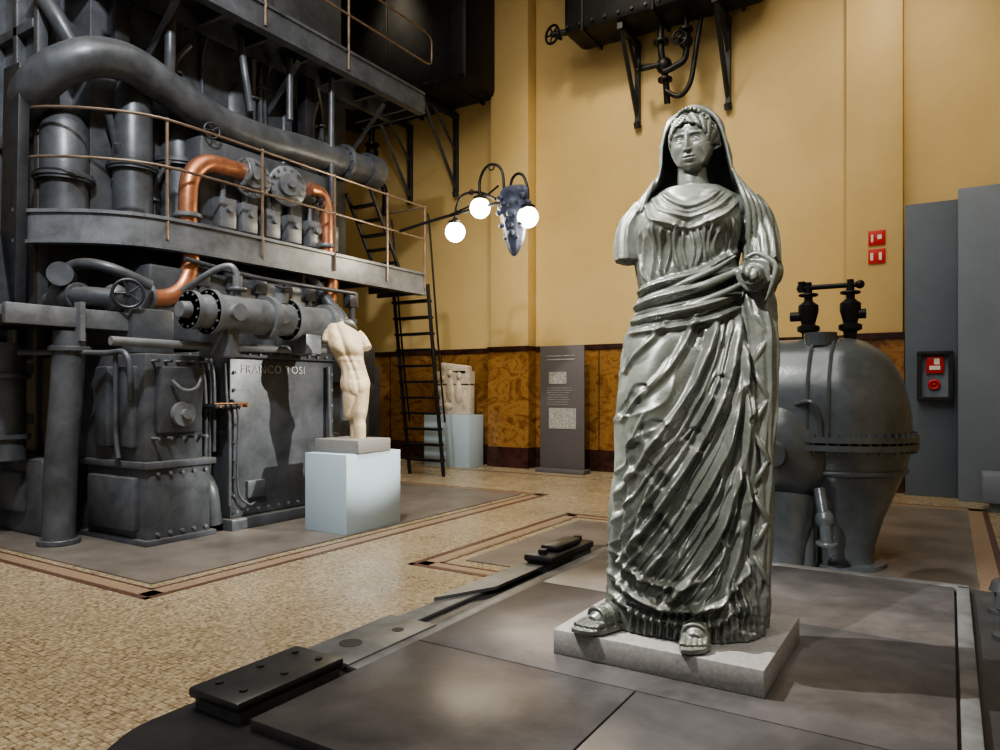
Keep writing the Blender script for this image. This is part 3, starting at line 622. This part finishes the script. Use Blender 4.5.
RD=list(main)+[([(700,322),(688,355),(664,392),(634,424)],3.4,.020),([(676,325),(664,345),(645,368),(634,378)],3,.018),
([(636,320),(631,380),(627,450),(623,540),(619,612)],4.0,.03),([(645,440),(641,490),(634,540),(630,606)],3.2,.022),
([(730,430),(720,480),(704,525),(680,560)],2.2,.014),([(738,470),(731,520),(716,565)],2.2,.016),([(668,470),(652,510),(640,560),(636,600)],2.6,.018),([(690,540),(676,570),(668,600)],2.4,.014),
([(616,572),(640,592),(672,602),(704,598),(732,580),(755,548)],4.0,.03),([(620,552),(648,574),(680,580),(710,566),(740,520)],3.2,.022),([(617,596),(645,610),(680,614),(713,612),(745,592)],3.6,.022),
([(754,312),(759,380),(758,460),(760,540),(757,612)],4,.03),([(747,318),(751,380),(749,440),(752,520),(749,612)],3.2,.028),([(740,340),(744,400),(742,470),(746,540),(740,612)],2.8,.022),
([(641,314),(664,305),(694,298),(718,289),(740,274)],5,.034),([(642,298),(667,290),(702,281),(737,260)],3.6,.026),([(640,327),(668,322),(705,314),(738,300),(750,288)],4.4,.030),([(640,338),(672,335),(712,327),(742,312)],3.4,.022),
([(642,306),(690,290),(736,268)],2.0,.014),([(640,320),(695,309),(744,292)],2.0,.015),([(641,333),(690,326),(744,304)],1.8,.012),
([(666,197),(677,209),(692,216),(708,211),(722,199)],2.6,.018),([(657,201),(668,218),(690,227),(712,222),(733,204)],2.4,.015),([(650,206),(662,228),(690,238),(716,231),(741,209)],2.4,.014),([(662,199),(673,214),(691,221),(710,216),(727,201)],1.6,.010)]
order=[main[4],main[0],main[1],main[2],main[3]]
for A_,B_ in zip(order[:-1],order[1:]):
    for w_ in(.34,.68): RD.append(([(a[0]*(1-w_)+c[0]*w_,a[1]*(1-w_)+c[1]*w_) for a,c in zip(A_[0],B_[0])],1.8,.013))
rr=random.Random(8)
for i in range(16):
    x=647+i*5.9; RD.append(([(x,236+6*math.sin(i*1.7)),(x+rr.uniform(-4,4),258),(x+rr.uniform(-7,7),288-(i*1.6))],rr.uniform(1.4,2.2),rr.uniform(.007,.014)))
for i in range(14):
    x=625+rr.random()*95; y=350+rr.random()*210; RD.append(([(x+14,y-20),(x+4,y),(x-12,y+22)],rr.uniform(1.2,2),rr.uniform(.005,.010)))
for x in range(733,758,6): RD.append(([(x,575),(x+2,600),(x+1,630)],2.1,.018))
for x in range(640,733,7): RD.append(([(x,606),(x-1,618),(x-2,631)],2.0,.016))
for p,w,a in RD: ridge(p,w,a)
nz=np.zeros_like(X); n2=np.zeros_like(X); n3=np.zeros_like(X); n4=np.zeros_like(X)
st2=4
for i in range(0,NZ,st2):
    for j in range(0,NT,st2):
        v=Vector((X[i,j]*3.2,Y[i,j]*3.2,ZZ[i,j]*3.2)); a=noise.noise(v); c=noise.noise(v*2.6+Vector((7,3,1))); d=noise.noise(v*1.3+Vector((1,9,4)))
        nz[i:i+st2,j:j+st2]=a; n2[i:i+st2,j:j+st2]=c; n3[i:i+st2,j:j+st2]=d; n4[i:i+st2,j:j+st2]=noise.noise(v*9)
def blur(A,k=5):
    kr=np.ones(k)/k; A=np.apply_along_axis(lambda r:np.convolve(np.pad(r,k//2,mode='edge'),kr,'valid'),0,A)
    return np.apply_along_axis(lambda r:np.convolve(np.pad(r,k//2,mode='wrap'),kr,'valid'),1,A)
nz,n2,n3,n4=blur(nz,7),blur(n2,7),blur(n3,7),blur(n4,5)
skirt=np.clip((h(315)-ZZ)/.1,0,1); chest=1-skirt
phi=(X*.86+ZZ*-.45)+.06*nz
f1=(1-np.abs(np.sin(phi*34+2*nz)))**2
disp+=skirt*(.007*f1+.003*n2)*front
back=1-front
f3=(1-np.abs(np.sin(T*9+2.2*nz+ZZ*1.2)))**1.6
disp+=back*skirt*.03*f3+back*chest*.012*f3
disp+=.010*n3
chip=np.clip((n2-.36+.10*n4)*12,0,1); disp-=chip*(.009+.008*n4)*skirt*front
X2=X+disp*sn*np.clip(1.2-front*.2,0,1.2); Y2=Y-disp*ct*1.3
vs=np.stack([X2,Y2,ZZ],-1).reshape(-1,3)
idx=np.arange(NZ*NT).reshape(NZ,NT)
q=np.stack([idx[:-1],np.roll(idx,-1,1)[:-1],np.roll(idx,-1,1)[1:],idx[1:]],-1).reshape(-1,4)
b=B(); b.v=[tuple(v) for v in vs.tolist()]; b.f=[tuple(f) for f in q.tolist()]+[tuple(idx[0][::-1].tolist()),tuple(idx[-1].tolist())]
b.ring_sweep(smooth_path([(u(696),.01,h(205)),(u(696),.0,h(197)),(u(696),-.01,h(190)),(u(695),-.015,h(182)),(u(695),-.015,h(170))],3),[.125,.115,.1,.088,.08,.074,.068,.064,.062,.060,.059,.058,.058],32)
b.ell((u(655),.0,h(217)),(.065,.075,.055)); b.ell((u(738),.0,h(215)),(.075,.08,.06))
fm=lambda n1,am,ph=0:(lambda a,t:1+am*math.sin(n1*a+ph+4*t)+am*.4*math.sin(n1*1.7*a+9*t))
b.tube([(u(650),.0,h(213)),(u(637),-.01,h(228)),(u(632),-.02,h(245)),(u(631),-.03,h(263))],.07,48,8,.052,mod=fm(9,.07))
b.ell((u(632),-.03,h(262)),(.036,.036,.02))
b.tube([(u(744),.0,h(211)),(u(755),-.0,h(228)),(u(760),-.02,h(250)),(u(760),-.05,h(272))],.07,56,8,.07,mod=fm(10,.07))
b.tube([(u(762),.04,h(274)),(u(760),-.05,h(281)),(u(755),-.14,h(285)),(u(751),-.19,h(287))],.082,64,10,.062,mod=lambda a,t:1+.05*math.sin(5*a+14*t)+.05*math.sin(26*t+2*a))
b.tube([(u(752),-.16,h(287)),(u(749),-.22,h(288)),(u(747),-.255,h(290))],.043,24,5,.036,mod=fm(5,.05))
for k,(a,c,d) in enumerate(((.028,.0,.0),(-.016,.012,.006),(.004,.02,-.012),(.022,.016,-.02))):
    b.taper([(u(747)+a-.012,-.235,h(289)+c),(u(747)+a-.014,-.262,h(289)+c+.004+d),(u(747)+a-.012,-.268,h(289)+c-.02+d)],.013,10)
for k in range(6):
    t=k/5; yy=.03-.21*t
    b.taper([(u(745-2*t),yy-.01,h(266+6*t)),(u(757-3*t),yy-.02,h(261+7*t)),(u(773-4*t),yy-.03,h(274+5*t)),(u(774-6*t),yy-.03,h(292)),(u(765-4*t),yy-.02,h(312))],.010,10,5)
pp=smooth_path([(u(753),-.07,h(292)),(u(757),-.08,h(330)),(u(759),-.08,h(400)),(u(757),-.08,h(480)),(u(754),-.08,h(560)),(u(751),-.07,h(598))],14)
b.ring_sweep(pp,[.060+.007*math.sin(i*.12) -(.02*max(0,i-50)/20) for i in range(len(pp))],72,mod=lambda a,t:1+.15*(1-abs(math.sin(4*a+2.2*math.sin(5*t))))**1.5+.06*math.sin(11*a+7*t)+.04*math.sin(40*t+3*a))
b.ring_sweep([(p.x+.0,p.y+.075,p.z) for p in pp],[.058]*len(pp),48,mod=lambda a,t:1+.10*math.sin(6*a+3*t))
for k in range(9):      # zig-zag edge of the hanging mantle
    y0=330+k*29; s_=(-1)**k
    b.taper([(u(757-s_*7),-.13,h(y0-14)),(u(757+s_*1),-.148,h(y0)),(u(757+s_*9),-.125,h(y0+17))],.011,10)
b.taper([(u(642),-.06,h(318)),(u(655),-.13,h(311)),(u(685),-.172,h(302)),(u(712),-.175,h(293)),(u(738),-.15,h(281)),(u(746),-.12,h(274))],.018,16,6)
b.taper([(u(640),-.05,h(328)),(u(660),-.13,h(322)),(u(695),-.172,h(313)),(u(725),-.172,h(302)),(u(744),-.15,h(292))],.015,16,6)
b.taper([(u(644),-.05,h(305)),(u(662),-.12,h(299)),(u(690),-.155,h(290)),(u(716),-.155,h(279)),(u(736),-.13,h(266))],.011,14,6)
def foot(b,cx,cy,ang,s=1):
    R=Matrix.Rotation(ang,3,'Z')
    def P(x,y,z): return tuple(R@Vector((x*s,y*s,z*s))+Vector((cx,cy,0)))
    b.ring_sweep(smooth_path([P(0,.10,.05),P(0,.04,.055),P(0,-.03,.05),P(0,-.08,.040),P(0,-.11,.034)],4),[.03,.042,.045,.045,.045,.045,.046,.046,.046,.046,.046,.044,.042,.038,.035,.032,.028],16)
    for k,(x,l,r) in enumerate(((-.036,.165,.0175),(-.014,.160,.0135),(.006,.152,.0125),(.025,.142,.012),(.042,.128,.011))):
        b.tube([P(x,-.09,.036),P(x*1.05,-.12,.036),P(x*1.08,-l,.026)],r*s,10,4,r*.85*s)
    b.poly([tuple((R@Vector((x*s,y*s,0))+Vector((cx,cy,0)))[:2]) for x,y in((-.055,.1),(.05,.1),(.062,-.1),(.045,-.15),(0,-.18),(-.045,-.185),(-.062,-.1))],.002,.022)
    for yy in(-.085,-.03): b.tube([P(-.05,yy,.024),P(-.04,yy,.075),P(0,yy,.1-abs(yy)*.1),P(.04,yy,.075),P(.05,yy,.024)],.008*s,8,4)
foot(b,u(618),-.12,math.radians(-38),1.0); foot(b,u(700),-.195,math.radians(-4),.95)
outer=[(637,232),(636,214),(647,199),(658,185),(663,167),(664,146),(669,127),(681,114),(697,109),(711,113),(722,125),(729,146),(733,165),(738,182),(750,197),(763,211),(771,234)]
def arch(k,y,dz=0,sub=5):
    c=(u(697),h(190)); return smooth_path([(c[0]+(u(a)-c[0])*k,y,c[1]+(h(d)-c[1])*(k if h(d)>c[1] else 1)+dz) for a,d in outer],sub)
A=[arch(.93,-.05),arch(.97,-.045),arch(1.0,-.03),arch(1.01,.0),arch(1.01,.04),arch(.98,.09),arch(.92,.13),arch(.80,.16),arch(.6,.18),arch(.3,.19),arch(.02,.195)]
inn=[arch(.90,-.045),arch(.90,-.02),arch(.90,.02),arch(.88,.06),arch(.8,.1),arch(.62,.13),arch(.3,.15)]
nA=len(A[0]); vs=[];fs=[]
allr=list(reversed(inn))+A
for r_i,row in enumerate(allr):
    for j,p in enumerate(row):
        wv=.005*math.sin(j*.8+r_i*1.9) if r_i>len(inn)+1 else 0
        vs.append((p.x+wv,p.y+wv,p.z))
for i in range(len(allr)-1):
    for j in range(nA-1): fs.append((i*nA+j,i*nA+j+1,(i+1)*nA+j+1,(i+1)*nA+j))
k=len(allr)
fs.append(tuple(i*nA for i in range(k))); fs.append(tuple(i*nA+nA-1 for i in range(k)))
for j in range(nA-1): fs.append((j,(k-1)*nA+j,(k-1)*nA+j+1,j+1))
b.add(vs,fs)
for k in range(5):
    b.taper([(u(734+k*4),-.045+.01*k,h(178+k*5)),(u(741+k*5),-.085+.012*k,h(200+k*3)),(u(747+k*5),-.095+.014*k,h(222)),(u(748+k*6),-.085+.012*k,h(250)),(u(749+k*6),-.08+.012*k,h(270))],.012,12)
for k in range(3):
    b.taper([(u(659-k*3),-.04+.01*k,h(182+k*4)),(u(652-k*4),-.07+.01*k,h(198+k*3)),(u(646-k*4),-.085+.012*k,h(216))],.011,12)
ob=b.make('draped_body','basanite',st,180)
r=ob.modifiers.new('remesh','REMESH'); r.mode='VOXEL'; r.voxel_size=.0032; r.use_smooth_shade=True
# head
b=B(); vs=[];fs=[]; n=320;m_=300
g=lambda v,c,w: math.exp(-((v-c)/w)**2)
def sst(e0,e1,v):
    t=min(1,max(0,(v-e0)/(e1-e0))); return t*t*(3-2*t)
for i in range(m_+1):
    ph=pi*i/m_
    for j in range(n):
        a=2*pi*j/n
        x=.083*math.sin(ph)*math.sin(a); y=-.100*math.sin(ph)*math.cos(a); z=.124*math.cos(ph)
        if z<0: x*=1-.26*(-z/.122)**1.8
        if y<0:
            ax=abs(x)
            zq=max(-1,min(1,z/.128)); flat=-.097*(1-abs(zq)**4*.62)*math.sqrt(max(0,1-(ax/(.098 if z>0 else .098-.02*(-z/.12)))**2.4))
            k_=sst(.115,.06,z)*sst(-.124,-.088,z)
            y=y*(1-k_)+min(y,flat)*k_
            f=0
            f-=.0095*g(ax,.034,.020)*g(z,.008,.0150)
            f-=.0045*g(ax,.017,.007)*g(z,.012,.010)
            f+=.0105*g(ax,.0335,.0125)*g(z,.0065,.0095)
            el=.0110*max(0,1-((ax-.0335)/.0180)**2)
            up_=.0065+el*.75; lo_=.0065-el*.65
            if abs(ax-.0335)<.0180:
                f+=.0032*g(z,up_+.0012,.0014)+.0020*g(z,lo_-.0010,.0014)
                f-=.0024*g(z,up_+.0052,.0016)
                if lo_<z<up_: f-=.0016
            bz=.029-.10*(ax-.030)**2/.03
            f+=.0034*g(z,bz,.0050)*sst(.006,.016,ax)*sst(.062,.045,ax)
            if -.044<z<.046:
                t=min(1,max(0,(.036-z)/.070)); hg=.0075+.0135*t**1.15
                hg*=sst(-.0435,-.0345,z)*sst(.046,.030,z)
                f+=hg*g(x,0,.0072+.0042*t)
            f+=.0060*g(ax,.0115,.0048)*g(z,-.0325,.0058)
            f-=.0030*g(ax,.0075,.003)*g(z,-.0405,.0025)
            f+=.0055*g(x,0,.026)*g(z,-.062,.016)
            cup=.0022*math.cos(min(ax/.012,1)*pi)
            f+=.0062*sst(.022,.009,ax)*g(z,-.0560+cup*.5,.0042)
            f+=.0080*sst(.019,.005,ax)*g(z,-.0700,.0052)
            f-=.0068*sst(.023,.015,ax)*g(z,-.0628+.05*max(0,ax-.012),.0016)
            f-=.0020*g(x,0,.0028)*g(z,-.0485,.004)
            f-=.0030*g(ax,.024,.004)*g(z,-.0625,.004)
            f-=.0030*g(x,0,.018)*g(z,-.0810,.0050)
            f+=.0095*g(x,0,.022)*g(z,-.1010,.0140)
            f+=.0045*g(ax,.047,.018)*g(z,-.022,.022); f-=.003*g(ax,.050,.014)*g(z,-.062,.02)
            y-=f
        vs.append(Vector((x,y,z)))
for i in range(m_):
    for j in range(n): fs.append((i*n+j,(i+1)*n+j,(i+1)*n+(j+1)%n,i*n+(j+1)%n))
b.add(vs,fs)
def lock(P,r0,n=12):
    k=len(P); b.ring_sweep(P,[r0*(.35+.65*math.sin(pi*(i+.6)/(k+.2))**.5) for i in range(k)],n)
for s in(-1,1):
    for k in range(8):
        P=[]
        for q_ in range(31):
            t=q_/30; ang=t*(1.95-.04*k)
            rx=.0735+.0030*k; rz=.073+.0076*k
            x=s*rx*math.sin(ang); z=rz*math.cos(ang)+.0042*math.sin(q_*.95+k*1.2)+.003*math.sin(ang)
            yy=-.103*math.sqrt(max(.03,1-(x/.094)**2-(z/.150)**2))-.012+.003*k*k*.35+.020*t*t+.003*math.cos(q_*.95+k*1.2)
            P.append(Vector((x+s*.001,yy,z)))
        lock(P,.0078)
lock([Vector((.088*math.sin(a),-.047+.05*math.sin(a)**2,.126*math.cos(a)+.002)) for a in [-1.45+2.9*q_/28 for q_ in range(29)]],.011)
for q_ in range(15):   # small curls standing along the diadem
    a=-1.2+2.4*q_/14; b.ell((.089*math.sin(a),-.060+.05*math.sin(a)**2,.128*math.cos(a)+.003),(.0085,.009,.0085),10,8)
hd=b.make('head','basanite',st,180); hd.location=(u(696),-.045,h(150)); hd.rotation_euler=(math.radians(8),math.radians(-2),math.radians(-13))
# ------------------------------------------------------------------ lights
def spot(name,loc,tgt,e,size=40,blend=.5,col=(1,.9,.75),rad=.08):
    l=bpy.data.lights.new(name,'SPOT'); l.energy=e; l.spot_size=math.radians(size); l.spot_blend=blend; l.color=col; l.shadow_soft_size=rad
    o=bpy.data.objects.new(name,l); COL.objects.link(o); o.location=loc; o.rotation_euler=(Vector(tgt)-Vector(loc)).to_track_quat('-Z','Y').to_euler()
def area(name,loc,e,sx,sy,col,rot=(0,0,0)):
    l=bpy.data.lights.new(name,'AREA'); l.shape='RECTANGLE'; l.size=sx; l.size_y=sy; l.energy=e; l.color=col
    o=bpy.data.objects.new(name,l); COL.objects.link(o); o.location=loc; o.rotation_euler=rot
spot('spotlight_statue_side',(-4.3,1.7,6.4),(-.9,2.97,1.5),3900,28,.6,(1,.98,.94),.035)
spot('spotlight_statue_front',(-2.0,-2.2,6.0),(-.9,2.97,1.95),3600,19,.9,(1,.98,.95),.04)
spot('spotlight_statue_right',(2.2,.8,6.5),(-.8,2.97,1.5),800,24,.7,(1,.97,.92),.05)
spot('spotlight_torso',(2.0,7.7,5.3),(-5.95,6.2,1.4),5200,16,.5,(1,.95,.85),.04)
spot('spotlight_engine',(-2.5,1.0,9.5),(-8,6.0,3),2900,75,.8,(.97,.98,1),.2)
spot('spotlight_wall_a',(-5,9.3,10.5),(-5.5,13,3.5),850,75,.9,(1,.87,.62),.3)
spot('spotlight_wall_b',(-.5,9.3,10.5),(-1.2,13,4),750,75,.9,(1,.87,.62),.3)
spot('spotlight_wall_c',(-10,11,10.5),(-10,13,3),450,70,.9,(1,.87,.62),.3)
spot('spotlight_floor',(-4,1.5,10.8),(-4.0,4.5,0),1500,60,.9,(1,.93,.8),.2)
area('overhead_fill_main',(-4,5,11),480,8,6,(1,.93,.82)); area('overhead_fill_front',(-3,-1,10.8),380,8,5,(1,.94,.85))  # broad soft fill added overhead for ambient light, no fixture in the hall
for gg in G:
    l=bpy.data.lights.new('globe_bulb','POINT'); l.energy=50; l.color=(1,.87,.65); l.shadow_soft_size=.17
    o=bpy.data.objects.new('globe_bulb',l); COL.objects.link(o); o.location=(gg[0],gg[1],gg[2]-.25); o.parent=lp
w=bpy.data.worlds.new('world'); S.world=w; w.use_nodes=True; bg=w.node_tree.nodes['Background']; bg.inputs[0].default_value=(.9,.92,1,1); bg.inputs[1].default_value=.22
try: S.view_settings.look='AgX - Medium High Contrast'
except Exception as ex: print(ex)
cd=bpy.data.cameras.new('camera'); cam=bpy.data.objects.new('camera',cd); COL.objects.link(cam)
cam.location=(0,0,1.6); cam.rotation_euler=(pi/2,0,math.radians(32)); cd.lens=25.92; cd.sensor_width=36; cd.shift_y=.015; cd.clip_start=.05
S.camera=cam
